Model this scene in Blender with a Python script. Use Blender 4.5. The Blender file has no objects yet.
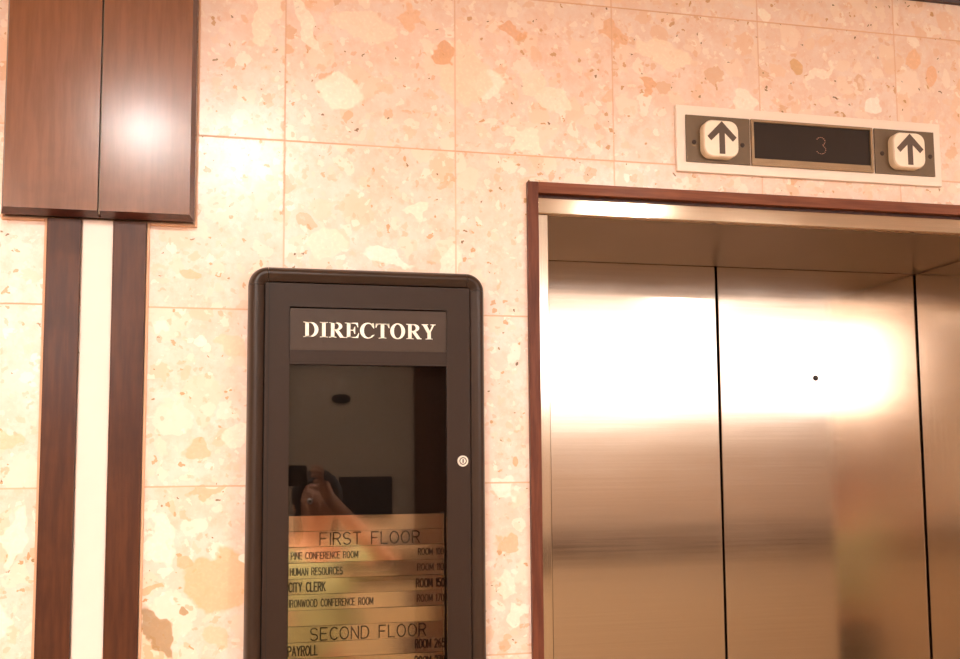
import bpy, bmesh, math, random
from mathutils import Vector, Matrix
random.seed(7)
C = bpy.context.scene.collection
PI = math.pi
D, CH = 1.94, 1.646            # camera distance from the wall, camera height

# ---------------------------------------------------------------- helpers
class MB:
    """collects shapes and links them as one mesh object"""
    def __init__(s): s.bm = bmesh.new()
    def box(s, x0, x1, y0, y1, z0, z1, bev=0.0, seg=2):
        r = bmesh.ops.create_cube(s.bm, size=1)
        vs = r['verts']
        for v in vs:
            v.co = Vector(((x0+x1)/2+v.co.x*(x1-x0), (y0+y1)/2+v.co.y*(y1-y0), (z0+z1)/2+v.co.z*(z1-z0)))
        if bev > 0:
            es = list({e for v in vs for e in v.link_edges})
            bmesh.ops.bevel(s.bm, geom=es, offset=bev, segments=seg, profile=.5, affect='EDGES')
        return s
    def poly(s, pts, y0, y1):
        """closed outline of (x,z) points, extruded from depth y0 (front) to y1"""
        f = [s.bm.verts.new((x, y0, z)) for x, z in pts]
        b = [s.bm.verts.new((x, y1, z)) for x, z in pts]
        n = len(pts)
        s.bm.faces.new(f); s.bm.faces.new(b[::-1])
        for i in range(n):
            s.bm.faces.new((f[i], b[i], b[(i+1) % n], f[(i+1) % n]))
        return s
    def ring(s, A, B, y0, y1, closed=False):
        """solid band between two equally long outlines"""
        n = len(A); last = n if closed else n-1
        for i in range(last):
            j = (i+1) % n
            s.poly([A[i], A[j], B[j], B[i]], y0, y1)
        return s
    def cyl(s, c, r, y0, y1, n=32, r2=None):
        r2 = r if r2 is None else r2
        a = [s.bm.verts.new((c[0]+r*math.cos(2*PI*i/n), y0, c[1]+r*math.sin(2*PI*i/n))) for i in range(n)]
        b = [s.bm.verts.new((c[0]+r2*math.cos(2*PI*i/n), y1, c[1]+r2*math.sin(2*PI*i/n))) for i in range(n)]
        s.bm.faces.new(a); s.bm.faces.new(b[::-1])
        for i in range(n):
            s.bm.faces.new((a[i], b[i], b[(i+1) % n], a[(i+1) % n]))
        return s
    def lathe(s, c, prof, n=40):
        """vertical-axis lathe; prof = [(radius, z)]"""
        rows = []
        for r, z in prof:
            rows.append([s.bm.verts.new((c[0]+r*math.cos(2*PI*i/n), c[1]+r*math.sin(2*PI*i/n), z)) for i in range(n)])
        for a, b in zip(rows, rows[1:]):
            for i in range(n):
                s.bm.faces.new((a[i], a[(i+1) % n], b[(i+1) % n], b[i]))
        s.bm.faces.new(rows[0][::-1]); s.bm.faces.new(rows[-1])
        return s
    def sweep(s, frames, prof):
        """frames = [(origin, axis_out, axis_depth)]; prof = closed [(out, depth)]"""
        rows = [[s.bm.verts.new(o+a*p+b*q) for p, q in prof] for o, a, b in frames]
        n = len(prof)
        for r0, r1 in zip(rows, rows[1:]):
            for i in range(n):
                s.bm.faces.new((r0[i], r0[(i+1) % n], r1[(i+1) % n], r1[i]))
        s.bm.faces.new(rows[0][::-1]); s.bm.faces.new(rows[-1])
        return s
    def ball(s, c, r, sc=(1, 1, 1), seg=20):
        m = Matrix.Translation(c) @ Matrix.Diagonal((r*sc[0], r*sc[1], r*sc[2], 1))
        bmesh.ops.create_uvsphere(s.bm, u_segments=seg, v_segments=seg//2+2, radius=1, matrix=m)
        return s
    def build(s, name, m, parent=None, smooth=False, doubles=False):
        if doubles: bmesh.ops.remove_doubles(s.bm, verts=s.bm.verts, dist=1e-6)
        bmesh.ops.recalc_face_normals(s.bm, faces=s.bm.faces)
        me = bpy.data.meshes.new(name); s.bm.to_mesh(me); s.bm.free()
        if smooth:
            for p in me.polygons: p.use_smooth = True
            try: me.set_sharp_from_angle(angle=math.radians(38))
            except Exception: pass
        o = bpy.data.objects.new(name, me); C.objects.link(o)
        me.materials.append(m)
        if parent: place(o, parent)
        return o

def place(o, parent):
    """parts are built in world coordinates: keep them there under their thing"""
    o.parent = parent
    m = Matrix.Identity(4); p = parent
    while p:
        m = p.matrix_basis.copy() @ m if False else Matrix.Translation(p.location) @ m
        p = p.parent
    o.location = -(m.translation)

def tag(o, label=None, cat=None, group=None, kind=None):
    if label: o['label'] = label
    if cat: o['category'] = cat
    if group: o['group'] = group
    if kind: o['kind'] = kind
    return o
def thing(name, label, cat, loc=(0, 0, 0), group=None):
    o = bpy.data.objects.new(name, None); C.objects.link(o)
    o.location = loc; o.empty_display_size = .05
    return tag(o, label, cat, group)
def struct(o): o['kind'] = 'structure'; return o

# ---------------------------------------------------------------- materials
def rgb(h):
    h = h.lstrip('#'); v = [int(h[i:i+2], 16)/255 for i in (0, 2, 4)]
    return tuple((c/12.92 if c <= .04045 else ((c+.055)/1.055)**2.4) for c in v)+(1,)

class Mat:
    def __init__(s, name):
        s.m = bpy.data.materials.new(name); s.m.use_nodes = True
        s.t = s.m.node_tree; s.n = s.t.nodes; s.l = s.t.links
        s.b = s.n['Principled BSDF']
    def new(s, t, **k):
        n = s.n.new(t)
        for a, v in k.items(): setattr(n, a, v)
        return n
    def link(s, a, b): s.l.new(a, b)
    def val(s, sock, v):
        if hasattr(v, 'is_linked') or hasattr(v, 'links'): s.link(v, sock)
        else: sock.default_value = v
    def math(s, op, a, b=0.0, c=None):
        n = s.new('ShaderNodeMath', operation=op)
        s.val(n.inputs[0], a); s.val(n.inputs[1], b)
        if c is not None: s.val(n.inputs[2], c)
        return n.outputs[0]
    def vmath(s, op, a, b=(0, 0, 0)):
        n = s.new('ShaderNodeVectorMath', operation=op)
        s.val(n.inputs[0], a); s.val(n.inputs[1], b)
        return n.outputs['Value'] if op in ('LENGTH', 'DISTANCE') else n.outputs[0]
    def mix(s, f, a, b):
        n = s.new('ShaderNodeMix', data_type='RGBA')
        s.val(n.inputs['Factor'], f); s.val(n.inputs['A'], a); s.val(n.inputs['B'], b)
        return n.outputs['Result']
    def coord(s): return s.new('ShaderNodeTexCoord').outputs['Object']
    def geo(s): return s.new('ShaderNodeNewGeometry').outputs['Position']
    def noise(s, v, scale, detail=3, rough=.5, out='Fac'):
        n = s.new('ShaderNodeTexNoise'); s.link(v, n.inputs['Vector'])
        n.inputs['Scale'].default_value = scale; n.inputs['Detail'].default_value = detail
        n.inputs['Roughness'].default_value = rough
        return n.outputs[out]
    def scaled(s, v, sc, rot=(0, 0, 0), loc=(0, 0, 0)):
        n = s.new('ShaderNodeMapping'); s.link(v, n.inputs['Vector'])
        n.inputs['Scale'].default_value = sc; n.inputs['Rotation'].default_value = rot; n.inputs['Location'].default_value = loc
        return n.outputs[0]
    def smooth(s, v, a, b, lo=0.0, hi=1.0):
        n = s.new('ShaderNodeMapRange', interpolation_type='SMOOTHSTEP'); s.val(n.inputs['Value'], v)
        n.inputs['From Min'].default_value = a; n.inputs['From Max'].default_value = b
        n.inputs['To Min'].default_value = lo; n.inputs['To Max'].default_value = hi
        return n.outputs[0]
    def bump(s, h, strength=.2, dist=.001):
        n = s.new('ShaderNodeBump'); n.inputs['Strength'].default_value = strength
        n.inputs['Distance'].default_value = dist; s.link(h, n.inputs['Height'])
        s.link(n.outputs[0], s.b.inputs['Normal']); return n

def simple(name, col, rough=.5, metal=0.0, coat=0.0, var=.06, scale=30, spec=.5, bump=0.0):
    M = Mat(name); c = rgb(col) if isinstance(col, str) else tuple(col)+(1,)
    p = M.geo(); n = M.noise(p, scale, 4)
    d = tuple(max(0, x*(1-var*2)) for x in c[:3])+(1,); u = tuple(min(1, x*(1+var)) for x in c[:3])+(1,)
    M.link(M.mix(n, d, u), M.b.inputs['Base Color'])
    M.b.inputs['Roughness'].default_value = rough; M.b.inputs['Metallic'].default_value = metal
    M.b.inputs['Coat Weight'].default_value = coat; M.b.inputs['Coat Roughness'].default_value = .12
    M.b.inputs['Specular IOR Level'].default_value = spec
    if bump: M.bump(M.noise(p, scale*8, 3), bump, .0006)
    return M.m

def emit(name, col, strength):
    M = Mat(name); c = tuple(col)+(1,)
    M.b.inputs['Base Color'].default_value = c
    M.b.inputs['Emission Color'].default_value = c
    M.b.inputs['Emission Strength'].default_value = strength
    n = M.noise(M.geo(), 5, 2)
    M.link(M.math('MULTIPLY_ADD', n, strength*.1, strength*.95), M.b.inputs['Emission Strength'])
    return M.m

TU, TW, TV, TH = .0558, .3112, 1.6305, .3077     # grout grid of the tiles
BLOBS = [  # (x, z, rx, rz, rotation degrees, colour, wobble) : stone inclusions with a place of their own
    (.150, 2.345, .040, .036, 30, '#fff1de', .5), (.428, 2.378, .036, .024, -25, '#fff0de', .6),
    (.385, 2.395, .050, .060, 0, '#fbd9bd', .6), (.345, 2.43, .023, .020, 20, '#e3a87c', .8),
    (.555, 2.36, .040, .022, 15, '#fde6d0', .8), (.50, 2.275, .045, .022, 30, '#fee9d4', .9),
    (.520, 2.39, .020, .030, 60, '#fbe0c8', .8), (.475, 2.49, .035, .014, 10, '#e9b086', .9),
    (.68, 2.50, .030, .022, 5, '#eab78f', .9), (.785, 2.468, .062, .027, 10, '#fbe3ca', .6),
    (.75, 2.408, .020, .012, 45, '#e5ab7e', .9), (1.005, 2.565, .016, .016, 0, '#fff0dd', .7),
    (1.075, 2.465, .015, .014, 0, '#dcaa72', .5), (1.125, 2.46, .040, .010, -20, '#fdebd8', .8),
    (1.345, 2.50, .016, .022, 0, '#f0bf96', .5), (1.385, 2.47, .014, .022, 10, '#eeb88e', .5),
    (1.245, 2.39, .018, .018, 0, '#fff3e6', .7), (.955, 2.385, .024, .030, 0, '#fdeedd', .7),
    (.245, 2.04, .045, .018, 25, '#fff0df', .8), (.13, 2.06, .040, .030, 0, '#fce0c8', .6),
    (.355, 2.035, .018, .036, 30, '#fdebd8', .7), (.30, 2.13, .020, .016, 0, '#fdead6', .8),
    (.02, 2.48, .020, .060, 15, '#fde6cf', .8), (.09, 2.47, .012, .060, -20, '#fdebd8', .8),
    (.20, 2.47, .060, .030, 10, '#fce0c9', .7), (.28, 2.50, .020, .022, 0, '#f0c09a', .8),
    (-.040, 1.466, .062, .055, 10, '#e9b789', .9), (-.100, 1.505, .020, .012, 20, '#e7b48a', .8),
    (.00, 1.505, .012, .010, 0, '#fff4e6', .4), (-.143, 1.385, .019, .048, -28, '#9c7b4f', .7),
    (-.105, 1.418, .007, .007, 0, '#a98350', .9), (-.155, 1.46, .016, .007, 0, '#dfae82', .8),
    (-.07, 1.62, .028, .010, -12, '#e8b78f', .9), (-.05, 1.375, .028, .020, 20, '#f3c6a0', .9),
    (-.14, 1.54, .022, .046, 5, '#fdebd8', .8), (-.085, 1.69, .022, .016, 0, '#eebb93', .8),
    (-.02, 1.72, .030, .016, 0, '#fde8d4', .8), (-.085, 1.88, .010, .010, 0, '#ffefe0', .6),
    (-.03, 1.875, .030, .020, 30, '#f7cdaa', .9), (-.10, 2.0, .018, .010, 20, '#f0b98f', .9),
    (-.385, 1.71, .030, .014, 0, '#f1c39c', .8), (-.40, 1.42, .030, .022, 60, '#fdeedd', .8),
    (-.37, 1.55, .018, .048, 10, '#fdebd8', .7), (.455, 1.62, .022, .024, -40, '#fff0e0', .7),
    (.475, 1.67, .006, .009, 0, '#dca473', .6), (.462, 1.52, .024, .016, 10, '#e8b78d', .9),
    (.455, 1.44, .020, .026, 10, '#fde8d4', .8), (.47, 1.39, .014, .020, 0, '#fdebd8', .8),
]
def stone_material(x0, x1, z0, z1):
    M = Mat('breccia_marble_tile')
    P = M.geo()
    sp = M.new('ShaderNodeSeparateXYZ'); M.link(P, sp.inputs[0])
    X, Y, Z = sp.outputs
    u = M.math('DIVIDE', M.math('SUBTRACT', X, TU), TW)
    v = M.math('DIVIDE', M.math('SUBTRACT', Z, TV), TH)
    iu, iv = M.math('FLOOR', u), M.math('FLOOR', v)
    cb = M.new('ShaderNodeCombineXYZ'); M.link(iu, cb.inputs[0]); M.link(iv, cb.inputs[1])
    wn = M.new('ShaderNodeTexWhiteNoise', noise_dimensions='3D'); M.link(cb.outputs[0], wn.inputs['Vector'])
    off = M.vmath('MULTIPLY', wn.outputs['Color'], (23, 17, 31))
    Q = M.vmath('ADD', P, off)
    wob = M.noise(Q, 22, 4, .6, 'Color')
    W = M.vmath('ADD', Q, M.vmath('MULTIPLY', M.vmath('SUBTRACT', wob, (.5, .5, .5)), (.05, .05, .05)))
    # matrix
    base = M.mix(M.smooth(M.noise(Q, 16, 6, .7), .3, .7), rgb('#eecdb8'), rgb('#f3dccd'))
    base = M.mix(M.smooth(M.noise(Q, 38, 5, .7), .45, .72), base, rgb('#eec7ae'))
    base = M.mix(M.math('MULTIPLY', M.smooth(M.noise(Q, 70, 5, .7), .52, .75), .5), base, rgb('#fff0df'))
    def frags(scale, thr, prob, colA, colB, seedoff, amt=1.0):
        n = M.new('ShaderNodeTexVoronoi', feature='F1'); n.inputs['Scale'].default_value = scale
        M.link(M.vmath('ADD', W, seedoff), n.inputs['Vector'])
        sc = M.new('ShaderNodeSeparateColor'); M.link(n.outputs['Color'], sc.inputs[0])
        pick = M.math('GREATER_THAN', sc.outputs[0], 1-prob)
        lim = M.math('MULTIPLY_ADD', sc.outputs[1], thr*.5, thr*.5)
        d = M.math('SUBTRACT', lim, n.outputs['Distance'])
        msk = M.math('MULTIPLY', M.math('MULTIPLY', pick, M.smooth(d, 0, .05)), amt)
        return msk, M.mix(sc.outputs[2], colA, colB)
    col = base
    for a in ((13, .62, .42, rgb('#fae3cf'), rgb('#f1c7a6'), (0, 0, 0), .7),
              (27, .62, .45, rgb('#fdeedd'), rgb('#edc09b'), (3, 1, 5), .7),
              (27, .55, .07, rgb('#dba678'), rgb('#e3b48c'), (7, 9, 5), .65),
              (60, .55, .30, rgb('#fff0e0'), rgb('#e8b78f'), (1, 8, 2), .7),
              (75, .45, .06, rgb('#c9955f'), rgb('#d8a579'), (5, 2, 8), .85),
              (95, .55, .30, rgb('#fdeedd'), rgb('#e3ae86'), (4, 4, 2), .65),
              (110, .36, .035, rgb('#6e5030'), rgb('#a98558'), (9, 4, 1), .9)):
        m_, c_ = frags(*a); col = M.mix(m_, col, c_)
    wob2 = M.vmath('MULTIPLY', M.vmath('SUBTRACT', M.noise(P, 28, 2, .5, 'Color'), (.5, .5, .5)), (1, 0, 1))
    for (bx, bz, rx, rz, rot, c, wb) in BLOBS:
        q_ = 1.5*max(rx, rz)+.01
        if bx+q_ < x0 or bx-q_ > x1 or bz+q_ < z0 or bz-q_ > z1: continue
        A = M.vmath('SUBTRACT', P, (bx, 0, bz))
        A = M.vmath('ADD', A, M.vmath('MULTIPLY', wob2, (wb*.07*min(1, rx/.02),)*3))
        n = M.new('ShaderNodeMapping', vector_type='TEXTURE'); M.link(A, n.inputs['Vector'])
        n.inputs['Rotation'].default_value = (0, math.radians(rot), 0)
        n.inputs['Scale'].default_value = (rx, 10, rz)
        # squarish inclusions: p-norm of the scaled offset
        s2 = M.new('ShaderNodeSeparateXYZ'); M.link(n.outputs[0], s2.inputs[0])
        ax, az = M.math('ABSOLUTE', s2.outputs[0]), M.math('ABSOLUTE', s2.outputs[2])
        r = M.math('MAXIMUM', M.math('MULTIPLY', M.math('ADD', ax, az), .78), M.math('MAXIMUM', ax, az))
        msk = M.math('MULTIPLY', M.smooth(r, .9, 1.08, 1, 0), .78)
        grain = M.mix(M.smooth(M.noise(P, 160, 3), .45, .75), rgb(c), tuple(min(1, k*1.12) for k in rgb(c)[:3])+(1,))
        col = M.mix(msk, col, grain)
    # grout
    fu = M.math('ABSOLUTE', M.math('SUBTRACT', u, M.math('ROUND', u)))
    fv = M.math('ABSOLUTE', M.math('SUBTRACT', v, M.math('ROUND', v)))
    gu = M.smooth(fu, .0035, .0065, 1, 0); gv = M.smooth(fv, .0035, .0065, 1, 0)
    g = M.math('MAXIMUM', M.math('MULTIPLY', gu, .8), gv)
    gc = M.mix(M.noise(P, 6, 2), rgb('#c48c62'), rgb('#efc09a'))
    col = M.mix(M.math('MULTIPLY', g, .85), col, gc)
    M.link(col, M.b.inputs['Base Color'])
    M.link(M.math('MULTIPLY_ADD', g, .3, .24), M.b.inputs['Roughness'])
    M.b.inputs['Specular IOR Level'].default_value = .55
    h = M.math('ADD', M.math('MULTIPLY', g, -1.0), M.math('MULTIPLY', M.noise(Q, 7, 2), .25))
    M.bump(h, .35, .0012)
    return M.m

def wood(name, dark, light, rough=.32, coat=.5, vert=True, scale=1.0):
    M = Mat(name); P = M.geo(); M.b.inputs['Specular IOR Level'].default_value = .25
    S = M.scaled(P, (45*scale, 45*scale, 4.0) if vert else (3.0, 60*scale, 60*scale))
    a = M.noise(S, 2.2, 5, .6)
    b = M.noise(P, 7, 4, .6)
    col = M.mix(M.smooth(a, .3, .7), rgb(dark), rgb(light))
    col = M.mix(M.math('MULTIPLY', M.smooth(b, .5, .72), .45), col, tuple(k*.55 for k in rgb(dark)[:3])+(1,))
    M.link(col, M.b.inputs['Base Color'])
    M.link(M.math('MULTIPLY_ADD', b, .14, rough-.07), M.b.inputs['Roughness'])
    M.b.inputs['Coat Weight'].default_value = coat; M.b.inputs['Coat Roughness'].default_value = .19
    M.bump(M.math('ADD', M.math('MULTIPLY', a, .3), M.noise(P, 5, 2)), .25, .001)
    return M.m

def steel(name, col='#b9a28d', rough=.2, aniso=.0, brush='h', wav=.0):
    M = Mat(name); P = M.geo()
    sc = (2.0, 300, 420) if brush == 'h' else (420, 300, 2.0)
    f = M.noise(M.scaled(P, sc), 1.0, 3, .6)
    c = rgb(col)
    M.link(M.mix(f, tuple(k*.86 for k in c[:3])+(1,), tuple(min(1, k*1.08) for k in c[:3])+(1,)), M.b.inputs['Base Color'])
    M.b.inputs['Metallic'].default_value = 1
    smear = M.noise(M.scaled(P, (1.2, 1, 3.0)), 2.0, 4, .6)
    M.link(M.math('ADD', M.math('MULTIPLY', f, .06), M.math('MULTIPLY_ADD', smear, .10, rough-.06)), M.b.inputs['Roughness'])
    if wav > 0:
        w = M.noise(M.scaled(P, (.8, 1, 6.5)), 1.6, 2, .4)
        M.bump(w, .5, wav)
    return M.m

M_CAB = wood('polished_mahogany_veneer', '#74431f', '#824e2a', .34, .6)
M_CABE = wood('dark_mahogany_edge', '#43211a', '#5a2f22', .4, .3)
M_STRIP = wood('dark_mahogany', '#462313', '#583019', .40, .10)
M_CASING = wood('casing_mahogany', '#552818', '#703c26', .5, .05)
M_CASEH = wood('casing_mahogany_across', '#6b3620', '#884f32', .5, .05, vert=False)
M_CREAM = simple('cream_lacquer', '#f3dccd', .35, var=.02)
M_BEAD = simple('pale_grout_bead', '#e6b38d', .6, var=.08)
M_STEEL = steel('brushed_steel_door', '#cdbfb2', .10, wav=.0007)
M_JAMB = steel('brushed_steel_jamb', '#d6c8b8', .10, brush='v')
M_HEAD = steel('polished_steel_head', '#bda892', .11)
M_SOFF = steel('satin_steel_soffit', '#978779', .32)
M_DARK = simple('shaft_black', '#120c09', .7)
M_BRONZE = simple('dark_bronze_frame', '#332115', .36, .0, .0, .05, 60, spec=.4)
M_BRONZE2 = simple('dark_bronze_door', '#2f1d10', .5, .0, .0, .05, 60, spec=.25)
M_HDRP = simple('bronze_header_insert', '#402e20', .45, .0, var=.05, scale=60, spec=.3)
M_GROOVE = simple('black_gap', '#0b0705', .8)
M_FELT = simple('dark_felt_board', '#1a110c', .9, spec=.1)
M_WHITE = simple('ivory_lettering', '#fff6e6', .45, var=.01)
M_ENGR = simple('engraved_brown_fill', '#2a180e', .7, spec=.1)
M_CHROME = simple('polished_nickel', '#efe4d6', .34, .8, var=.03)
M_PLATE = simple('cream_enamel_plate', '#f5e2d0', .32, var=.015)
M_PANEL = simple('bronze_lantern_panel', '#6a553e', .42, .35, var=.08, scale=90)
M_DISPW = simple('indicator_window_frame', '#957a5c', .34, .6, var=.08)
M_DISPIN = simple('indicator_recess', '#2f2218', .5, spec=.2)
M_LENS = simple('milky_lantern_lens', '#f8e4cd', .3, var=.02)
M_LENSS = simple('ivory_lantern_side', '#e8cfae', .4, var=.05)
M_ARROW = simple('brown_arrow_print', '#594433', .5)
M_SCREW = simple('dark_screw', '#3a2a20', .45, .6)
M_CEIL = simple('ceiling_plaster', '#f4e6d6', .9, var=.03)
M_SIDE = simple('lobby_plaster', '#e2cdb8', .7, var=.05, scale=4)
M_TRIMD = wood('crown_mahogany', '#2f1812', '#4a261b', .45, .2, vert=False)
M_LED = emit('dim_red_led', (.9, .40, .25), .10)

def brass_material(name, k):
    M = Mat(name); P = M.geo()
    f = M.noise(M.scaled(P, (8, 60, 900)), 1.0, 2)
    c = rgb(k)
    M.link(M.mix(f, tuple(x*.82 for x in c[:3])+(1,), c), M.b.inputs['Base Color'])
    M.b.inputs['Metallic'].default_value = .95
    M.b.inputs['Roughness'].default_value = .08
    return M.m
M_BRASS = brass_material('satin_brass_strip', '#efdcba')
M_BRASS2 = brass_material('satin_brass_strip_pale', '#f8e8c8')

def glass_material():
    M = Mat('clear_glass'); M.n.remove(M.b)
    g = M.new('ShaderNodeBsdfGlossy'); g.inputs['Roughness'].default_value = .01
    t = M.new('ShaderNodeBsdfTransparent'); t.inputs['Color'].default_value = (.90, .88, .85, 1)
    fr = M.new('ShaderNodeFresnel'); fr.inputs['IOR'].default_value = 1.5
    mx = M.new('ShaderNodeMixShader')
    M.link(fr.outputs[0], mx.inputs[0]); M.link(t.outputs[0], mx.inputs[1]); M.link(g.outputs[0], mx.inputs[2])
    M.link(mx.outputs[0], M.n['Material Output'].inputs[0])
    return M.m
M_GLASS = glass_material()

# ---------------------------------------------------------------- the room
XL, XR, YB, ZC = -2.6, 5.4, -4.4, 2.76      # room limits
DL, DR = .544, 1.6142                        # clear opening between the jambs
SEAM, ZH, RD = 1.0791, 2.134, .4217          # door seam, head height, recess depth
FL, FR, FT = .5025, 1.6557, 2.1937           # outside of the mahogany casing

# front wall around the opening, 15 cm thick, built in blocks that share one stone look
w = MB(); blocks = [(XL, .14, 0, 1.93), (XL, .14, 1.93, ZC), (.14, FL+.004, 0, ZC), (FL+.004, .9, FT-.004, ZC), (.9, FR-.004, FT-.004, ZC), (FR-.004, XR, 0, ZC)]
for x0, x1, z0, z1 in blocks: w.box(x0, x1, 0, .15, z0, z1)
wf = struct(w.build('wall_front', stone_material(*blocks[0])))
for bl in blocks[1:]: wf.data.materials.append(stone_material(*bl))
for p in wf.data.polygons:
    c = p.center
    for i, (x0, x1, z0, z1) in enumerate(blocks):
        if x0 <= c.x <= x1 and z0 <= c.z <= z1 and abs(c.y) < 1e-4: p.material_index = i
struct(MB().box(XL-.1, XL, YB-.1, .15, 0, ZC).build('wall_left', M_SIDE))
struct(MB().box(XR, XR+.1, YB-.1, .15, 0, ZC).build('wall_right', M_SIDE))
fl = Mat('polished_floor_tile'); P = fl.geo()
brk = fl.new('ShaderNodeTexBrick', offset=0.0); fl.link(P, brk.inputs['Vector'])
brk.inputs['Scale'].default_value = 1; brk.inputs['Brick Width'].default_value = .45; brk.inputs['Row Height'].default_value = .45
brk.inputs['Mortar Size'].default_value = .004
brk.inputs['Color1'].default_value = rgb('#b0967c'); brk.inputs['Color2'].default_value = rgb('#baa188'); brk.inputs['Mortar'].default_value = rgb('#7d5c41')
fl.link(brk.outputs['Color'], fl.b.inputs['Base Color']); fl.b.inputs['Roughness'].default_value = .25
struct(MB().box(XL-.1, XR+.1, YB-.1, .6, -.1, 0).build('floor', fl.m))
struct(MB().box(XL-.1, XR+.1, YB-.1, .15, ZC, ZC+.1).build('ceiling', M_CEIL))
# dark crown moulding
prof = [(0, 2.632), (0, ZC), (-.07, ZC), (-.07, 2.735), (-.05, 2.70), (-.02, 2.66), (-.012, 2.632)]
t = MB(); a = [t.bm.verts.new((XL, y, z)) for y, z in prof]; b = [t.bm.verts.new((XR, y, z)) for y, z in prof]
t.bm.faces.new(a); t.bm.faces.new(b[::-1])
for i in range(len(prof)): t.bm.faces.new((a[i], b[i], b[(i+1) % len(prof)], a[(i+1) % len(prof)]))
struct(t.build('trim_1', M_TRIMD))

# back wall with a bright clerestory window band
bw = Mat('back_wall_stone'); P = bw.geo()
cl = bw.mix(bw.noise(P, 3, 4), rgb('#b59c86'), rgb('#cdb59e'))
bw.link(cl, bw.b.inputs['Base Color']); bw.b.inputs['Roughness'].default_value = .5
WX0, WX1, WZ0, WZ1 = 1.35, 4.35, 2.05, 2.56
WINS = [(1.35, 5.0, 2.11, 2.73, 1), (-1.42, -.70, 2.11, 2.73, 2), (-1.72, -1.46, 2.36, 2.73, 3)]
w = MB(); edge = sorted([XL, XR]+[v for q in WINS for v in q[:2]])
for x0, x1 in zip(edge, edge[1:]):
    hit = [q for q in WINS if q[0] <= (x0+x1)/2 <= q[1]]
    if hit: w.box(x0, x1, YB-.15, YB, 0, hit[0][2]); w.box(x0, x1, YB-.15, YB, hit[0][3], ZC)
    else: w.box(x0, x1, YB-.15, YB, 0, ZC)
struct(w.build('wall_back', bw.m))
M_SKY = emit('frosted_daylight_pane', (1.0, .97, .95), 2.0); M_SKY3 = emit('bright_daylight_pane', (1.0, .97, .95), 4.5); M_SKY2 = emit('shaded_daylight_pane', (.95, .92, .97), .9)
for WX0, WX1, WZ0, WZ1, k in WINS:
    wt = bpy.data.objects.new('window_%d' % k, None); C.objects.link(wt); wt.location = ((WX0+WX1)/2, YB, WZ0); struct(wt)
    MB().box(WX0, WX1, YB-.10, YB-.09, WZ0, WZ1).build('pane', (M_SKY, M_SKY3, M_SKY2)[k-1], wt)
    f = MB(); f.box(WX0, WX1, YB-.09, YB+.01, WZ1-.015, WZ1); f.box(WX0, WX1, YB-.09, YB+.01, WZ0, WZ0+.015)
    f.box(WX0, WX0+.015, YB-.09, YB+.01, WZ0, WZ1-.015); f.box(WX1-.015, WX1, YB-.09, YB+.01, WZ0, WZ1-.015)
    f.box(WX0+.015, WX1-.015, YB-.09, YB-.04, 2.555, 2.575)
    f.build('window_frame', M_CREAM, wt)
struct(MB().box(XL, XR, YB, YB+.035, 1.05, 1.25, .006).build('trim_2', wood('chair_rail_walnut', '#3a2a1f', '#4a3628', .45, .1, vert=False)))
struct(MB().box(1.36, XR, YB, YB+.012, 1.80, 2.10, .003).build('added_band', simple('added_pale_band', '#e9dccd', .6)))  # pale band added to lighten what the doors reflect below the window
struct(MB().box(XL+.005, -1.74, YB, YB+.012, 1.27, 2.72, .003).build('added_panel', simple('added_pale_panel', '#efe3d4', .6)))  # pale panel added so the right steel jamb reflects something brighter
struct(MB().box(XL, XR, YB, YB+.02, 0, 1.045, .004).build('trim_3', simple('golden_wainscot', '#c9b08e', .5)))
# doorway frame across the lobby (seen as a reflection in the directory glass)
dr = bpy.data.objects.new('door_1', None); C.objects.link(dr); dr.location = (1.07, YB, 0); struct(dr)
MB().box(.93, 1.25, YB, YB+.06, 0, ZC-.02).build('door_post', M_STRIP, dr)
MB().box(1.25, 1.345, YB, YB+.03, 1.40, 2.04).build('side_light', M_DARK, dr)
o = MB().box(.50, .80, YB-.002, YB+.03, 1.405, 1.64).build('notice_board', M_DARK); tag(o, 'dark framed board on the far lobby wall, reflected in the directory glass', 'notice board')
ov = MB(); ov.cyl((.510, 2.08), .055, YB+.02, YB-.002, 40)
for v in ov.bm.verts: v.co.z = 2.09+(v.co.z-2.09)*.5
tag(ov.build('oval_plaque', M_DARK, smooth=False), 'small dark oval plaque high on the far lobby wall', 'plaque')

# lamps in the ceiling
M_LAMP = emit('warm_lamp', (1.0, .95, .90), 116)
M_LAMPRIM = simple('lamp_rim', '#e8d8c4', .4)
def downlight(x, y, label):
    t = thing('ceiling_light', label, 'ceiling light', (x, y, ZC), 'downlights in the lobby ceiling')
    r = MB(); n = 40
    rows = [[(x+q*math.cos(2*PI*i/n), y+q*math.sin(2*PI*i/n), z) for i in range(n)] for q, z in ((.085, ZC-.001), (.088, ZC-.008), (.115, ZC-.006), (.118, ZC-.0005))]
    rv = [[r.bm.verts.new(p) for p in row] for row in rows]
    for k in range(4):
        for i in range(n): r.bm.faces.new((rv[k][i], rv[k][(i+1) % n], rv[(k+1) % 4][(i+1) % n], rv[(k+1) % 4][i]))
    r.build('rim', M_LAMPRIM, t, True)
    MB().lathe((x, y), [(.084, ZC-.0006), (.084, ZC-.003), (.05, ZC-.006)]).build('lamp', M_LAMP, t)
downlight(-.34, -1.72, 'round ceiling downlight nearest the wooden wall cabinet')
downlight(-.02, -1.80, 'round ceiling downlight nearest the directory case')
downlight(1.50, -2.25, 'round ceiling downlight in front of the elevator doors')
downlight(-1.20, -2.90, 'round ceiling downlight in the left rear of the lobby')
downlight(.40, -3.55, 'round ceiling downlight in front of the far wall, middle')
downlight(3.10, -1.60, 'round ceiling downlight at the right of the elevator')
downlight(-2.05, -1.50, 'round ceiling downlight added beside the left wall to brighten it')  # extra lamp, added to lift the left lobby mirrored in the right jamb
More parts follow.
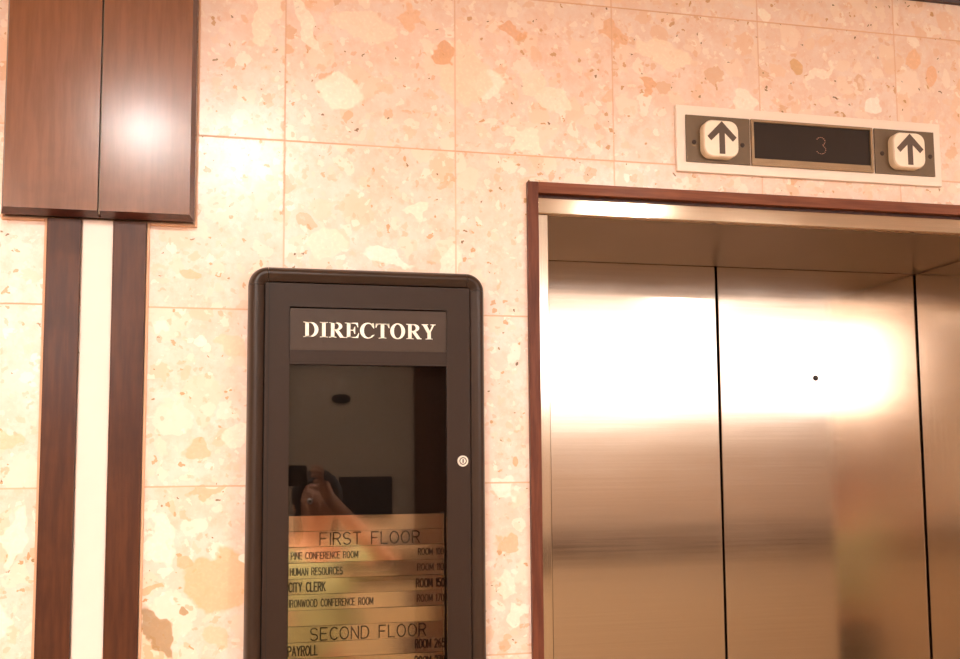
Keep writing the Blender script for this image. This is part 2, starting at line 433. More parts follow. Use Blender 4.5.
downlight(2.60, -3.40, 'round ceiling downlight near the bright clerestory window')

# ---------------------------------------------------------------- wooden wall cabinet and strips
c0, c1, cz0, cz1, cd = -.4035, -.0968, 2.0855, 2.62, .047
t = thing('wall_cabinet', 'polished mahogany wall cabinet with two tall panels above the wooden strips', 'wall cabinet', ((c0+c1)/2, 0, cz0))
MB().box(c0+.002, c1-.002, -.020, -.0005, cz0+.002, cz1).build('carcass', M_CABE, t)
def chamfered(x0, x1, chl, chr_):
    m = MB(); s = .0065
    fx0, fx1 = x0+(s if chl else 0), x1-(s if chr_ else 0)
    fz0 = cz0+s
    back = [(x0, cz0), (x1, cz0), (x1, cz1), (x0, cz1)]
    mid = [m.bm.verts.new((x, -cd+.022, z)) for x, z in back]
    bk = [m.bm.verts.new((x, -.021, z)) for x, z in back]
    fr = [m.bm.verts.new((x, -cd, z)) for x, z in ((fx0, fz0), (fx1, fz0), (fx1, cz1), (fx0, cz1))]
    m.bm.faces.new(fr); m.bm.faces.new(bk[::-1])
    for i in range(4):
        j = (i+1) % 4
        m.bm.faces.new((fr[i], mid[i], mid[j], fr[j])); m.bm.faces.new((mid[i], bk[i], bk[j], mid[j]))
    me = m.build('door', M_CAB, t)
    me.data.materials.append(M_CABE)
    for p in me.data.polygons:
        if p.normal.y > -.95: p.material_index = 1
    return me
cs = -.2495
chamfered(c0, cs-.0018, True, False); chamfered(cs+.0018, c1, False, True)
MB().box(cs-.0016, cs+.0016, -.036, -.021, cz0+.004, cz1).build('center_gap_strip', M_PANEL, t)

def strip(x0, x1, label, bl, br):
    t = thing('wood_strip', label, 'wall strip', ((x0+x1)/2, 0, 0), 'vertical mahogany strips under the wall cabinet')
    MB().box(x0, x1, -.013, -.0005, 0.0, cz0-.001, .0015).build('board', M_STRIP, t)
    for s in (bl, br):
        if s is not None: MB().box(s, s+.0045, -.006, -.0005, 0.0, cz0-.001, .001).build('edge_bead', M_BEAD, t)
strip(-.3345, -.2808, 'dark mahogany vertical strip left of the cream strip, below the wall cabinet', -.3395, None)
strip(-.2290, -.1753, 'dark mahogany vertical strip right of the cream strip, below the wall cabinet', None, -.1748)
t = MB().box(-.2785, -.2295, -.008, -.0005, 0.0, cz0-.001, .001).build('cream_strip', M_CREAM)
tag(t, 'cream painted vertical strip between the two dark mahogany strips', 'wall strip')
cab = [o for o in C.objects if o.name == 'wall_cabinet'][0]
MB().box(c1+.0005, c1+.0045, -.006, -.0005, cz0-.0055, cz1, .001).build('edge_bead', M_BEAD, cab)
MB().box(-.1698, c1+.0003, -.006, -.0005, cz0-.0055, cz0-.001, .001).build('edge_bead', M_BEAD, cab)
MB().box(c0-.004, -.3402, -.006, -.0005, cz0-.0055, cz0-.001, .001).build('edge_bead', M_BEAD, cab)
MB().box(c0-.0045, c0-.0005, -.006, -.0005, cz0-.001, cz1, .001).build('edge_bead', M_BEAD, cab)

# ---------------------------------------------------------------- elevator
t = thing('elevator_frame', 'elevator door surround with mahogany casing and brushed steel jambs', 'elevator frame', (SEAM, 0, 0))
WI = .5232                                    # inner edge of the left casing
MB().box(FL, WI, -.012, .14, 0, FT, .0012).build('wood_jamb', M_CASING, t)
MB().box(2*SEAM-WI, FR, -.012, .14, 0, FT, .0012).build('wood_jamb', M_CASING, t)
MB().box(WI, 2*SEAM-WI, -.012, .14, 2.1725, FT, .0012).build('wood_head', M_CASEH, t)
MB().box(WI, 2*SEAM-WI, .004, .14, 2.166, 2.1723).build('shadow_gap', M_CABE, t)
h = MB().box(WI, 2*SEAM-WI, -.004, .012, ZH, 2.1655, .0025, 3).build('steel_head', M_HEAD, t)
for s in (0, 1):
    m = MB()
    x0, x1 = (WI, DL) if s == 0 else (DR, 2*SEAM-WI)
    m.box(x0, x1, -.003, RD, 0, ZH-.0005, .0022, 3)
    m.build('steel_jamb', M_JAMB, t)
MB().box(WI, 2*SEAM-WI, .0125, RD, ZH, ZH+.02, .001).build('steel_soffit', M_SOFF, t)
# shaft behind the doors so that no light leaks through the seam
s = MB(); s.box(.35, 1.81, .52, .56, 0, 2.5); s.box(.35, .40, .151, .52, 0, 2.5); s.box(1.76, 1.81, .151, .52, 0, 2.5); s.box(.40, 1.76, .151, .52, 2.4, 2.5)
struct(s.build('wall_shaft', M_DARK))
YD = RD+.0055
def panel(x0, x1, label):
    t = thing('elevator_door', label, 'elevator door', ((x0+x1)/2, YD+.015, .004))
    MB().box(x0, x1, YD, YD+.03, .004, ZH+.05, .002, 3).build('panel', M_STEEL, t)
    return t
dl = panel(DL-.03, SEAM-.0026, 'left brushed steel elevator door panel, without a keyhole')
drr = panel(SEAM+.0026, DR+.03, 'right brushed steel elevator door panel with a small round keyhole')
kx, kz = 1.3315, 1.870
MB().cyl((kx, kz), .0068, YD-.0012, YD+.001, 28).build('keyhole', M_GROOVE, drr)
MB().cyl((kx+.0005, kz+.0005), .0030, YD-.0018, YD-.0010, 20).build('keyhole_pin', M_SCREW, drr)

# ---------------------------------------------------------------- directory case
X0, X1, ZT, ZB = -.0047, .4120, 2.0095, 1.02
RW = .0275                                   # width of the rounded frame
CR = .034                                    # outside corner radius
case = thing('directory_case', 'tall dark bronze directory display case with rounded corners and white heading', 'directory case', ((X0+X1)/2, 0, ZB))
# half-round section: (inward from the outside edge, depth)
sec = [(0, -.0005), (.0, -.018)] + [(RW*.5-RW*.5*math.cos(a), -.022-.031*math.sin(a)) for a in [PI*i/14 for i in range(1, 9)]] + [(RW-.0045, -.046), (RW, -.043), (RW, -.0005)]
def rail(p0, p1, inward, name='frame_rail'):
    m = MB(); o = [Vector((p0[0], 0, p0[1])), Vector((p1[0], 0, p1[1]))]
    m.sweep([(q, Vector(inward), Vector((0, 1, 0))) for q in o], sec)
    m.build(name, M_BRONZE, case, True)
g = .0008
rail((X0+CR+g, ZT), (X1-CR-g, ZT), (0, 0, -1)); rail((X0+CR+g, ZB), (X1-CR-g, ZB), (0, 0, 1))
rail((X0, ZB+CR+g), (X0, ZT-CR-g), (1, 0, 0)); rail((X1, ZB+CR+g), (X1, ZT-CR-g), (-1, 0, 0))
for cx, cz, a0 in ((X0+CR, ZT-CR, PI/2), (X1-CR, ZT-CR, 0), (X0+CR, ZB+CR, PI), (X1-CR, ZB+CR, 1.5*PI)):
    fr = []
    for i in range(13):
        a = a0+PI/2*i/12; d = Vector((math.cos(a), 0, math.sin(a)))
        fr.append((Vector((cx, 0, cz))+d*CR, -d, Vector((0, 1, 0))))
    m = MB(); m.sweep(fr, sec); m.build('frame_corner', M_BRONZE, case, True)
# the back and inner dark body
m = MB(); m.box(X0+.022, X1-.022, -.012, -.0005, ZB+.022, ZT-.022)
m.build('back_board', M_FELT, case)
m = MB(); i0, i1, iz0, iz1 = X0+RW+.0002, X1-RW-.0002, ZB+RW+.0002, ZT-RW-.0002
for a in ((i0, i0+.006, iz0, iz1), (i1-.006, i1, iz0, iz1), (i0, i1, iz1-.006, iz1), (i0, i1, iz0, iz0+.006)):
    m.box(a[0], a[1], -.034, -.012, a[2], a[3])
m.build('inner_rim', M_GROOVE, case)
# door: frame around the header insert and the window
dx0, dx1, dz0, dz1 = i0+.0016, i1-.0016, iz0+.0016, iz1-.0022
wx0, wx1, wz1, wz0 = .0662, .3408, 1.8385, ZB+.07
hx0, hx1, hz0, hz1 = .0662, .3425, 1.8430, 1.9385
yf = -.046
door = MB()
def hbox(a, b, c, d): door.box(a, b, yf, -.036, c, d)
hbox(dx0, wx0, dz0, dz1); hbox(wx1, dx1, dz0, dz1); hbox(wx0, wx1, hz1, dz1); hbox(wx0, wx1, dz0, wz0)
hbox(wx0, wx1, wz1, hz0)
dobj = door.build('door_frame', M_BRONZE2, case)
MB().box(dx0+.0065, dx0+.0075, yf-.0008, yf+.0005, dz0, dz1).build('hinge_line', M_GROOVE, case)
hp = MB(); hp.box(hx0+.0006, hx1-.0016, yf+.0028, -.036, hz0, hz1-.0022); hpo = hp.build('header_insert', M_HDRP, case)
MB().box(hx0+.0006, hx1-.0016, yf+.0010, yf+.0027, hz0, 1.8635, .0004).build('header_ledge', M_BRONZE2, case)
MB().box(wx0+.0003, wx1-.0003, -.0405, -.0385, wz0, wz1-.0012).build('glass', M_GLASS, case)
# keylock
kx, kz = .3687, 1.6700
k = MB(); k.cyl((kx, kz), .0094, yf-.0030, yf+.001, 36, .0102); ko = k.build('keylock', M_CHROME, case, True)
k = MB()
k.ring([(kx+.0066*math.cos(a), kz+.0066*math.sin(a)) for a in [2*PI*i/28 for i in range(28)]],
       [(kx+.0050*math.cos(a), kz+.0050*math.sin(a)) for a in [2*PI*i/28 for i in range(28)]], yf-.0034, yf-.0026, True)
k.box(kx-.0011, kx+.0011, yf-.0036, yf-.0028, kz-.0032, kz+.0034)
k.build('key_slot', M_SCREW, ko)
MB().ball((.2035, -.0415, ZT-.009), .0011).build('rivet', M_WHITE, case)

# white serif lettering DIRECTORY
def arc(cx, cz, rx, rz, a0, a1, n=16, e=1.0):
    out = []
    for i in range(n+1):
        a = math.radians(a0+(a1-a0)*i/n); c, s_ = math.cos(a), math.sin(a)
        out.append((cx+rx*math.copysign(abs(c)**e, c), cz+rz*math.copysign(abs(s_)**e, s_)))
    return out
def serif(mb, T, cx, half, z, up):
    d = .045 if up else -.045
    mb(T, [(cx-half, z), (cx+half, z), (cx+half, z+d*.7), (cx+half*.62, z+d*1.15), (cx-half*.62, z+d*1.15), (cx-half, z+d*.7)])
def serif_letter(m, ch, ox, oz, H, y0, y1):
    T = lambda p: (ox+p[0]*H, oz+p[1]*H)
    def P(_, pts): m.poly([T(p) for p in pts], y0, y1)
    def R(a, b, closed=False): m.ring([T(p) for p in a], [T(p) for p in b], y0, y1, closed)
    def stem(x): P(0, [(x-.115, 0), (x+.115, 0), (x+.115, 1), (x-.115, 1)])
    def sf(x, h=.26): serif(P, 0, x, h, 0, True); serif(P, 0, x, h, 1, False)
    if ch == 'I': stem(.29); sf(.29); return .60
    if ch == 'D':
        stem(.27); sf(.27, .25)
        R([(.27, 1)]+arc(.46, .5, .55, .5, 90, -90, 20)+[(.27, 0)], [(.27, .94)]+arc(.42, .5, .34, .44, 90, -90, 20)+[(.27, .06)]); return 1.07
    if ch == 'O':
        R(arc(.53, .5, .50, .525, 0, 360, 36), arc(.53, .5, .255, .46, 0, 360, 36), False); return 1.09
    if ch == 'C':
        R(arc(.55, .5, .52, .525, 40, 330, 30), arc(.60, .5, .31, .455, 48, 318, 30))
        P(0, [(.86, .99), (.95, .99), (.97, .66), (.93, .66), (.78, .86), (.80, .93)]); return 1.04
    if ch == 'E':
        stem(.27); sf(.27, .25)
        P(0, [(.3, .94), (.3, 1), (.88, 1), (.90, .70), (.86, .70), (.80, .86), (.70, .94)])
        P(0, [(.3, .06), (.72, .06), (.84, .16), (.92, .33), (.96, .33), (.90, 0), (.3, 0)])
        P(0, [(.3, .475), (.3, .535), (.60, .535), (.60, .475)])
        P(0, [(.56, .505), (.66, .74), (.70, .74), (.70, .27), (.66, .27)]); return .99
    if ch == 'T':
        stem(.49); serif(P, 0, .49, .26, 0, True)
        P(0, [(.04, 1), (.94, 1), (.94, .93), (.04, .93)])
        P(0, [(.04, 1), (.03, .70), (.07, .70), (.14, .86), (.28, .94), (.28, 1)])
        P(0, [(.94, 1), (.70, 1), (.70, .94), (.84, .86), (.91, .70), (.95, .70)]); return .98
    if ch == 'R':
        stem(.27); sf(.27, .25)
        R([(.27, 1)]+arc(.52, .74, .38, .26, 90, -90, 14)+[(.27, .48)], [(.27, .94)]+arc(.46, .74, .21, .20, 90, -90, 14)+[(.27, .54)])
        P(0, [(.38, .52), (.62, .54), (.98, .06), (1.06, .045), (1.06, 0), (.76, 0)]); return 1.05
    if ch == 'Y':
        P(0, [(.41, 0), (.64, 0), (.64, .46), (.41, .46)]); serif(P, 0, .525, .24, 0, True)
        P(0, [(.02, 1), (.02, .96), (.10, .94), (.41, .40), (.64, .44), (.36, .94), (.46, .96), (.46, 1)])
        P(0, [(.62, 1), (.62, .96), (.74, .94), (.56, .52), (.60, .40), (.86, .94), (.97, .96), (.97, 1)]); return 1.0
word = 'DIRECTORY'
tmp = MB(); tot = sum(serif_letter(tmp, c, 0, 0, 1, 0, .1) for c in word); tmp.bm.free()
m = MB(); H = .0268; xs = .0886; want = .3220-.0886; kx_ = want/(tot*H)
x = 0.0
for c in word: x += serif_letter(m, c, x, 1.8862, H, yf+.0016, yf+.0029)*H
for v in m.bm.verts: v.co.x = xs+v.co.x*kx_
m.build('lettering', M_WHITE, hpo)

# engraved single-stroke letters
SF = {
 'A': [[(0, 0), (.32, 1), (.64, 0)], [(.12, .34), (.52, .34)]], 'C': [arc(.36, .5, .34, .5, 45, 315, 14)],
 'D': [[(0, 0), (0, 1), (.28, 1)]+arc(.28, .5, .34, .5, 90, -90, 10)+[(0, 0)]], 'E': [[(.55, 1), (0, 1), (0, 0), (.55, 0)], [(0, .52), (.46, .52)]],
 'F': [[(.55, 1), (0, 1), (0, 0)], [(0, .52), (.44, .52)]], 'G': [arc(.36, .5, .34, .5, 45, 350, 14)+[(.70, .45), (.42, .45)]],
 'H': [[(0, 0), (0, 1)], [(.6, 0), (.6, 1)], [(0, .52), (.6, .52)]], 'I': [[(.05, 0), (.05, 1)]],
 'K': [[(0, 0), (0, 1)], [(.58, 1), (0, .42)], [(.18, .60), (.6, 0)]], 'L': [[(0, 1), (0, 0), (.5, 0)]],
 'M': [[(0, 0), (0, 1), (.36, .2), (.72, 1), (.72, 0)]], 'N': [[(0, 0), (0, 1), (.6, 0), (.6, 1)]],
 'O': [arc(.35, .5, .35, .5, 0, 360, 20)], 'P': [[(0, 0), (0, 1), (.3, 1)]+arc(.3, .74, .26, .26, 90, -90, 8)+[(0, .48)]],
 'R': [[(0, 0), (0, 1), (.3, 1)]+arc(.3, .75, .26, .25, 90, -90, 8)+[(0, .5)], [(.3, .5), (.58, 0)]],
 'S': [arc(.29, .74, .27, .26, 30, 270, 10)+arc(.29, .25, .29, .25, 90, -150, 10)], 'T': [[(0, 1), (.6, 1)], [(.3, 1), (.3, 0)]],
 'U': [[(0, 1), (0, .3)]+arc(.3, .3, .3, .3, 180, 360, 10)+[(.6, 1)]], 'W': [[(0, 1), (.2, 0), (.42, .85), (.64, 0), (.84, 1)]],
 'Y': [[(0, 1), (.3, .5), (.6, 1)], [(.3, .5), (.3, 0)]],
 '0': [arc(.29, .5, .29, .5, 0, 360, 18)], '1': [[(.0, .8), (.16, 1), (.16, 0)]], '2': [arc(.29, .72, .28, .28, 160, -30, 9)+[(0, 0), (.58, 0)]],
 '5': [[(.54, 1), (.08, 1), (.03, .56)]+arc(.27, .32, .29, .32, 120, -150, 12)], '6': [arc(.3, .3, .28, .3, 0, 360, 14), [(.03, .36), (.12, .75), (.46, 1)]],
 '7': [[(0, 1), (.56, 1), (.18, 0)]]}
def text_width(s, gap):
    w = 0
    for c in s: w += (.42 if c == ' ' else max(p[0] for st in SF[c] for p in st)) + gap
    return w-gap
def engrave(strip_obj, s, x0, x1, zb, H, th, y, name='lettering'):
    gap = .24; W = text_width(s, gap); k = (x1-x0)/W; x = x0; m = MB()
    for c in s:
        if c == ' ': x += (.42+gap)*k; continue
        for st in SF[c]:
            pts = [(x+p[0]*k, zb+p[1]*H) for p in st]
            for a, b in zip(pts, pts[1:]):
                d = Vector((b[0]-a[0], b[1]-a[1])); L = d.length
                if L < 1e-7: continue
                d /= L; n = Vector((-d.y, d.x))*th*.57; e = d*th*.35
                q = [Vector(a)-e+n, Vector(b)+e+n, Vector(b)+e-n, Vector(a)-e-n]
                m.poly([tuple(v) for v in q], y, y+.0006)
        x += (max(p[0] for st in SF[c] for p in st)+gap)*k
    m.build(name, M_ENGR, strip_obj)

PITCH = .0268; px0, px1 = .0683, .3392; ztop = 1.5780; ys = -.0230
rows = [  # label, [(text, x0, x1, height, stroke, dz)], material, tilt
 ('blank brass strip at the very top of the directory list', [], 0, .0),
 ('brass directory strip engraved FIRST FLOOR', [('FIRST FLOOR', .1215, .2945, .0205, .0018, .003)], 0, .4),
 ('brass directory strip reading PINE CONFERENCE ROOM and ROOM 100', [('PINE CONFERENCE ROOM', .0730, .1865, .0110, .0013, .0065), ('ROOM 100', .2925, .3375, .0110, .0013, .0085)], 0, -.5),
 ('brass directory strip reading HUMAN RESOURCES and ROOM 110', [('HUMAN RESOURCES', .0715, .1600, .0120, .0014, .0060), ('ROOM 110', .2915, .3375, .0115, .0012, .0080)], 1, .7),
 ('brass directory strip reading CITY CLERK and ROOM 150 in bolder letters', [('CITY CLERK', .0695, .1310, .0150, .0019, .0050), ('ROOM 150', .2890, .3385, .0140, .0019, .0060)], 0, -.4),
 ('brass directory strip reading IRONWOOD CONFERENCE ROOM and ROOM 170', [('IRONWOOD CONFERENCE ROOM', .0705, .2130, .0120, .0013, .0060), ('ROOM 170', .2905, .3380, .0120, .0013, .0075)], 1, .3),
 ('blank brass strip between the IRONWOOD row and the SECOND FLOOR row', [], 0, -.7),
 ('brass directory strip engraved SECOND FLOOR', [('SECOND FLOOR', .1065, .3055, .0205, .0018, .0025)], 0, .2),
 ('brass directory strip reading PAYROLL and ROOM 265', [('PAYROLL', .0690, .1180, .0155, .0019, .0050), ('ROOM 265', .2870, .3390, .0145, .0018, .0080)], 1, .6),
 ('lowest brass directory strip in view, reading ROOM 270 at its right', [('MEETING ROOM', .1430, .2270, .0130, .0017, .0050), ('ROOM 270', .2865, .3390, .0145, .0018, .0060)], 0, -.3),
]
M_ENGL = M_ENGR
for i, (lab, txts, mi, tilt) in enumerate(rows):
    z1 = ztop-i*PITCH; z0 = z1-PITCH+.0002
    s = MB().box(px0, px1, ys, ys+.0022, z0, z1, .0004, 1).build('name_strip', M_BRASS2 if mi else M_BRASS)
    tag(s, lab, 'name strip', 'brass name strips in the directory case')
    for tx in txts:
        engrave(s, tx[0], tx[1], tx[2], z0+tx[5], tx[3], tx[4], ys-.0005)
    # the strips do not sit quite flat in their rails
    s.data.transform(Matrix.Translation((-(px0+px1)/2, -ys, -(z0+z1)/2)))
    for ch in s.children: ch.data.transform(Matrix.Translation((-(px0+px1)/2, -ys, -(z0+z1)/2)))
    s.location = ((px0+px1)/2, ys, (z0+z1)/2)
    s.rotation_euler = (math.radians(tilt*.5), 0, math.radians(tilt*.9))
    for ch in s.children: ch.location = (0, 0, 0)
# rails that carry the strips
for a, b in ((px0-.0012, px0+.006), (px1-.006, px1+.0012)):
    MB().box(a, b, -.0195, -.012, ztop-len(rows)*PITCH-.02, ztop+.002).build('strip_rail', M_GROOVE, case)

# ---------------------------------------------------------------- hall lantern
lan = thing('hall_lantern', 'cream elevator indicator plate with floor window and two up arrow lenses', 'elevator indicator', (1.103, 0, 2.232))
LX0, LX1, LZ0, LZ1 = .8052, 1.3930, 2.2315, 2.3645
MB().box(LX0, LX1, -.009, -.0005, LZ0, LZ1, .0012).build('face_plate', M_PLATE, lan)
yp = -.0125
def rrect(cx, cz, w, h, r, n=8):
    out = []
    for sx, sz, a0 in ((1, 1, 0), (-1, 1, 90), (-1, -1, 180), (1, -1, 270)):
        out += arc(cx+sx*(w/2-r), cz+sz*(h/2-r), r, r, a0, a0+90, n)
    return out
def lantern_panel(x0, x1, cx, cz, label):
    p = MB().box(x0, x1, yp, -.009, 2.2505, 2.3445, .0006).build('lantern_panel', M_PANEL, lan)
    for sx in (x0+.0165, x1-.0165 if cx < 1 else x1-.010):
        s = MB(); s.cyl((sx, cz-.004), .0042, yp-.0012, yp+.0005, 20, .0050); s.build('screw', M_SCREW, p, True)
    m = MB(); w = .0735
    A = rrect(cx, cz, w, w, .019); B = rrect(cx, cz, w-.004, w-.004, .017)
    y0, y1, y2 = yp-.0005, yp-.017, yp-.0205
    ra = [m.bm.verts.new((x, y0, z)) for x, z in A]; rb = [m.bm.verts.new((x, y1, z)) for x, z in A]; rc = [m.bm.verts.new((x, y2, z)) for x, z in B]
    n = len(A)
    for i in range(n):
        j = (i+1) % n
        m.bm.faces.new((ra[i], ra[j], rb[j], rb[i])); m.bm.faces.new((rb[i], rb[j], rc[j], rc[i]))
    m.bm.faces.new(rc); m.bm.faces.new(ra[::-1])
    L = m.build('arrow_lens', M_LENS, p, True)
    L.data.materials.append(M_LENSS)
    for q in L.data.polygons:
        if abs(q.normal.y) < .3: q.material_index = 1
    # arrow
    a = MB(); s = 1.06
    def tr(pts): return [(cx+.0008+u*s, cz+v*s) for u, v in pts]
    ya, yb = y2-.0006, y2+.0002
    a.poly(tr([(0, .0325), (.0290, .0030), (.0215, -.0050), (.0056, .0105), (.0056, -.0290), (-.0056, -.0290), (-.0056, .0105), (-.0215, -.0050), (-.0290, .0030)]), ya, yb)
    a.build('arrow', M_ARROW, p)
lantern_panel(.8235, .9590, .8890, 2.2940, None)
lantern_panel(1.2370, 1.3755, 1.3040, 2.2965, None)
# floor indicator window
ix0, ix1, iz0, iz1 = .9620, 1.2320, 2.2505, 2.3445
m = MB(); b_ = .0055
m.box(ix0, ix1, yp-.002, -.009, iz1-b_, iz1, .0008); m.box(ix0, ix1, yp-.002, -.009, iz0, iz0+b_, .0008)
m.box(ix0, ix0+b_, yp-.002, -.009, iz0+b_, iz1-b_); m.box(ix1-b_, ix1, yp-.002, -.009, iz0+b_, iz1-b_)
m.build('window_bezel', M_DISPW, lan)
m = MB()
q = [m.bm.verts.new(v) for v in ((ix0+b_, -.0095, iz0+b_), (ix1-b_, -.0095, iz0+b_), (ix1-b_, -.0095, iz1-b_), (ix0+b_, -.0095, iz1-b_))]
m.bm.faces.new(q)
m.bm.free()
MB().box(ix0+b_, ix1-b_, -.0105, -.0091, iz0+b_, iz1-b_).build('display_screen', M_DISPIN, lan)
MB().box(ix0+b_, ix1-b_, yp-.0006, -.0105, iz0+b_, iz0+b_+.009).build('window_sill', M_DISPW, lan)
# dotted figure 3
m = MB(); cx3, cz3 = 1.1160, 2.3010
pts3 = arc(cx3, cz3+.0085, .0095, .0080, 150, -60, 8)+arc(cx3, cz3-.0085, .0105, .0090, 60, -150, 9)
for (x, z) in pts3: m.cyl((x, z), .0006, -.0112, -.0104, 8)
m.build('digit_dots', M_LED, lan)

# ---------------------------------------------------------------- the photographer (seen only as a reflection)
M_SKIN = simple('skin', '#d99c7c', .5, var=.04)
M_HAIR = simple('dark_brown_hair', '#2a1a12', .5, var=.2, scale=90)
M_SHIRT = simple('pale_green_shirt', '#bcc192', .8, var=.10, scale=14)
M_TROU = simple('dark_trousers', '#2c2a30', .85)
M_SHOE = simple('dark_shoes', '#1d1715', .5)
M_EYE = simple('eye_white', '#e9e2d8', .3); M_IRIS = simple('iris', '#3a261a', .3); M_LIP = simple('lips', '#b0604e', .5)
def skin_obj(name, mat, verts, edges, radii, roots, parent, lv=2):
    me = bpy.data.meshes.new(name); me.from_pydata([tuple(v) for v in verts], edges, []); me.update()
    o = bpy.data.objects.new(name, me); C.objects.link(o); me.materials.append(mat)
    s = o.modifiers.new('skin', 'SKIN'); s.use_smooth_shade = True
    if not me.skin_vertices: me.attributes.new('x', 'FLOAT', 'POINT')
    sv = me.skin_vertices[0].data
    for i, r in enumerate(radii):
        sv[i].radius = (r, r) if not isinstance(r, tuple) else r
        sv[i].use_root = i in roots
    ss = o.modifiers.new('sub', 'SUBSURF'); ss.levels = lv; ss.render_levels = lv
    if parent: place(o, parent)
    return o
def skin_safe(*a, **k):
    return skin_obj(*a, **k)
bx, by = .25, -2.27
per = thing('person', 'person in a pale green shirt raising a phone, reflected in the brass strips', 'person', (bx, by, 0))
V, E, R_, ROOT = [], [], [], set()
def chain(pts, start=None, root=False):
    prev = start; idx = []
    for p, r in pts:
        V.append(Vector(p)); R_.append(r); i = len(V)-1; idx.append(i)
        if prev is not None: E.append((prev, i))
        elif root: ROOT.add(i)
        prev = i
    return idx
sp = chain([((bx, by, .93), .125), ((bx, by, 1.04), .115), ((bx, by, 1.17), .120), ((bx, by, 1.29), .125), ((bx, by-.005, 1.365), .075), ((bx, by, 1.42), .050),
            ((bx, by+.015, 1.475), .058), ((bx, by+.02, 1.54), .082), ((bx, by+.015, 1.60), .070), ((bx, by+.01, 1.645), .035)], root=True)
HB = []
for s in (1, -1):
    wr = Vector((.272, -2.005, 1.575)) if s > 0 else Vector((-.008, -2.03, 1.560))
    el = Vector((bx+s*.235, by+.235, 1.335))
    chain([((bx+s*.085, by, 1.345), .060), ((bx+s*.175, by, 1.345), .050), (tuple(Vector((bx+s*.175, by, 1.345)).lerp(el, .5)), .043), (tuple(el), .036),
           (tuple(el.lerp(wr, .45)), .034), (tuple(wr), .022)], start=sp[3])
    w_i = len(V)-1
    hx = .215 if s > 0 else .035           # palm beside the phone end
    palm = Vector((hx+s*.035, -2.012, 1.628))
    chain([(tuple(wr.lerp(palm, .5)), .024), (tuple(palm), .027)], start=w_i)
    HB.append((s, palm))
    chain([((bx+s*.09, by, .86), .085), ((bx+s*.095, by+.01, .50), .052), ((bx+s*.095, by-.01, .09), .034), ((bx+s*.10, by+.02, .045), .032), ((bx+s*.105, by+.13, .032), .026)], start=sp[0])
for s, palm in HB:
    for k_, (dz, ln) in enumerate(((.024, .92), (.010, 1.0), (-.006, .95), (-.020, .75))):
        b0 = palm+Vector((0, .004, dz))
        chain([(tuple(b0), .0095), (tuple(b0+Vector((-s*.004*ln, .030*ln, .024*ln))), .0088), (tuple(b0+Vector((-s*.026*ln, .040*ln, .030*ln))), .0082), (tuple(b0+Vector((-s*.042*ln, .036*ln, .026*ln))), .0072)], root=True)
    b0 = palm+Vector((0, 0, -.018))
    chain([(tuple(b0), .011), (tuple(b0+Vector((-s*.022, -.014, -.004))), .010), (tuple(b0+Vector((-s*.044, -.016, .006))), .0085)], root=True)
body = skin_obj('body', M_SKIN, V, E, R_, ROOT, per)
# face
m = MB(); m.ball((bx, by+.105, 1.532), .013, (.9, 1.3, 1.6)); m.build('nose', M_SKIN, per, True)
for s in (1, -1):
    e = MB().ball((bx+s*.031, by+.090, 1.555), .012).build('eye', M_EYE, per, True)
    MB().ball((bx+s*.031, by+.0995, 1.556), .0055, (1, .7, 1)).build('iris', M_IRIS, e, True)
    MB().ball((bx+s*.080, by+.012, 1.540), .024, (.35, .7, 1.2)).build('ear', M_SKIN, per, True)
MB().ball((bx, by+.092, 1.495), .019, (1, .45, .32)).build('mouth', M_LIP, per, True)
hr = MB(); hr.ball((bx, by-.004, 1.572), .097, (.98, 1.0, 1.04), 28)
for v in hr.bm.verts:
    if v.co.y > by+.055 and v.co.z < 1.62: v.co.y = by+.055-(v.co.y-by-.055)*.3
hr.ball((bx, by-.055, 1.46), .085, (1.0, .55, 1.5), 24)
hr.build('hair', M_HAIR, per, True)
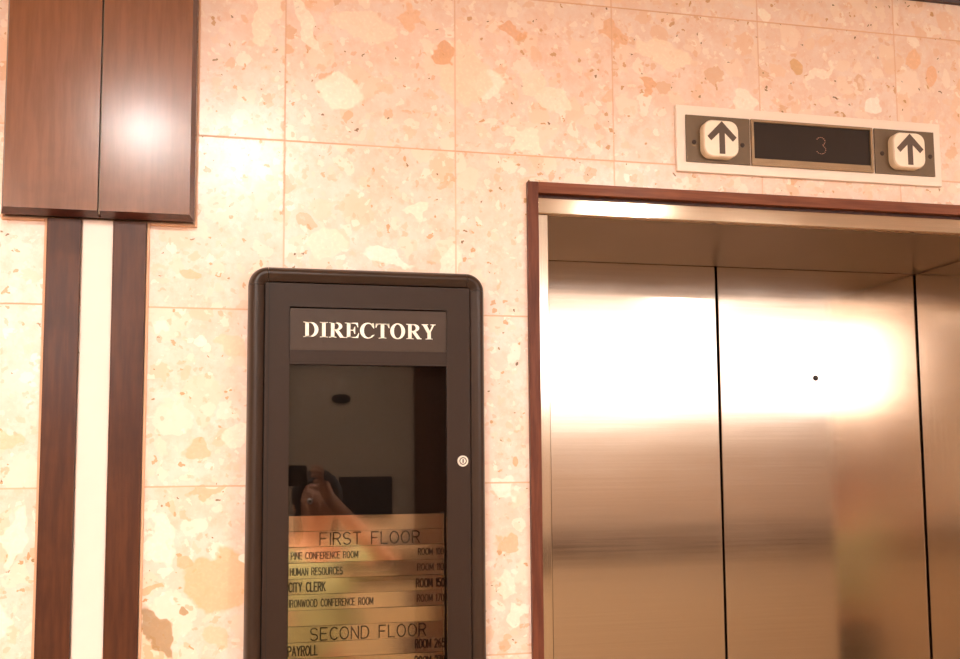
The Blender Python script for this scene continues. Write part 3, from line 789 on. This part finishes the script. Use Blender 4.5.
# clothing
sh = [((bx, by, .90), .142), ((bx, by, 1.04), .132), ((bx, by, 1.17), .137), ((bx, by, 1.29), .142), ((bx, by-.003, 1.362), .082)]
V2 = [p for p, r in sh]; R2 = [r for p, r in sh]; E2 = [(i, i+1) for i in range(4)]
for s in (1, -1):
    b0 = len(V2); el = Vector((bx+s*.235, by+.235, 1.335)); shd = Vector((bx+s*.175, by, 1.345))
    for p, r in (((bx+s*.085, by, 1.345), .070), (tuple(shd), .062), (tuple(shd.lerp(el, .35)), .056), (tuple(shd.lerp(el, .62)), .055)): V2.append(p); R2.append(r)
    E2 += [(3, b0), (b0, b0+1), (b0+1, b0+2), (b0+2, b0+3)]
skin_obj('shirt', M_SHIRT, V2, E2, R2, {0}, per)
V3 = [(bx, by, .95), (bx, by, .88)]; R3 = [.135, .135]; E3 = [(0, 1)]
for s in (1, -1):
    b0 = len(V3); V3 += [(bx+s*.09, by, .80), (bx+s*.095, by+.01, .50), (bx+s*.095, by-.01, .10)]; R3 += [.096, .068, .058]
    E3 += [(1, b0), (b0, b0+1), (b0+1, b0+2)]
skin_obj('trousers', M_TROU, V3, E3, R3, {0}, per)
for s in (1, -1):
    m = MB(); m.box(bx+s*.10-.045, bx+s*.10+.045, by-.07, by+.19, .001, .075, .025, 4); m.build('shoe', M_SHOE, per, True)
ph = thing('phone', 'black phone held up sideways in both hands of the person', 'phone', (.125, -1.99, 1.61))
MB().box(.050, .198, -1.992, -1.984, 1.612, 1.684, .0035, 3).build('phone_body', simple('phone_black', '#15110f', .3), ph, True)
MB().cyl((.064, 1.670), .005, -1.9815, -1.9845, 20).build('phone_lens', M_GROOVE, ph)

# ---------------------------------------------------------------- world, camera
wd = bpy.data.worlds.new('world'); bpy.context.scene.world = wd; wd.use_nodes = True
bg = wd.node_tree.nodes['Background']; bg.inputs[0].default_value = (1, .85, .7, 1); bg.inputs[1].default_value = .05
f_, cx_, cy_, yaw, pit, rol = 1084.10, 514.026, 372.033, .240201, .0938628, .0102097
sy, cy2 = math.sin(yaw), math.cos(yaw); sp_, cp = math.sin(pit), math.cos(pit)
right = Vector((cy2, -sy, 0)); fwd = Vector((sy*cp, cy2*cp, sp_)); up = right.cross(fwd)
cr, sr = math.cos(rol), math.sin(rol)
r2 = right*cr-up*sr; u2 = right*sr+up*cr
cam = bpy.data.cameras.new('camera'); co = bpy.data.objects.new('camera', cam); C.objects.link(co)
co.matrix_world = Matrix((( r2.x, u2.x, -fwd.x, 0), (r2.y, u2.y, -fwd.y, -D), (r2.z, u2.z, -fwd.z, CH), (0, 0, 0, 1)))
cam.sensor_fit = 'HORIZONTAL'; cam.sensor_width = 36; cam.lens = f_/960*36
cam.shift_x = (480-cx_)/960; cam.shift_y = (cy_-329.5)/960
cam.clip_start = .01
bpy.context.scene.camera = co
vs = bpy.context.scene.view_settings
bpy.context.scene.display_settings.display_device = 'sRGB'
vs.view_transform = 'Standard'; vs.look = 'None'; vs.gamma = 1; vs.use_curve_mapping = False
vs.exposure = 1.55
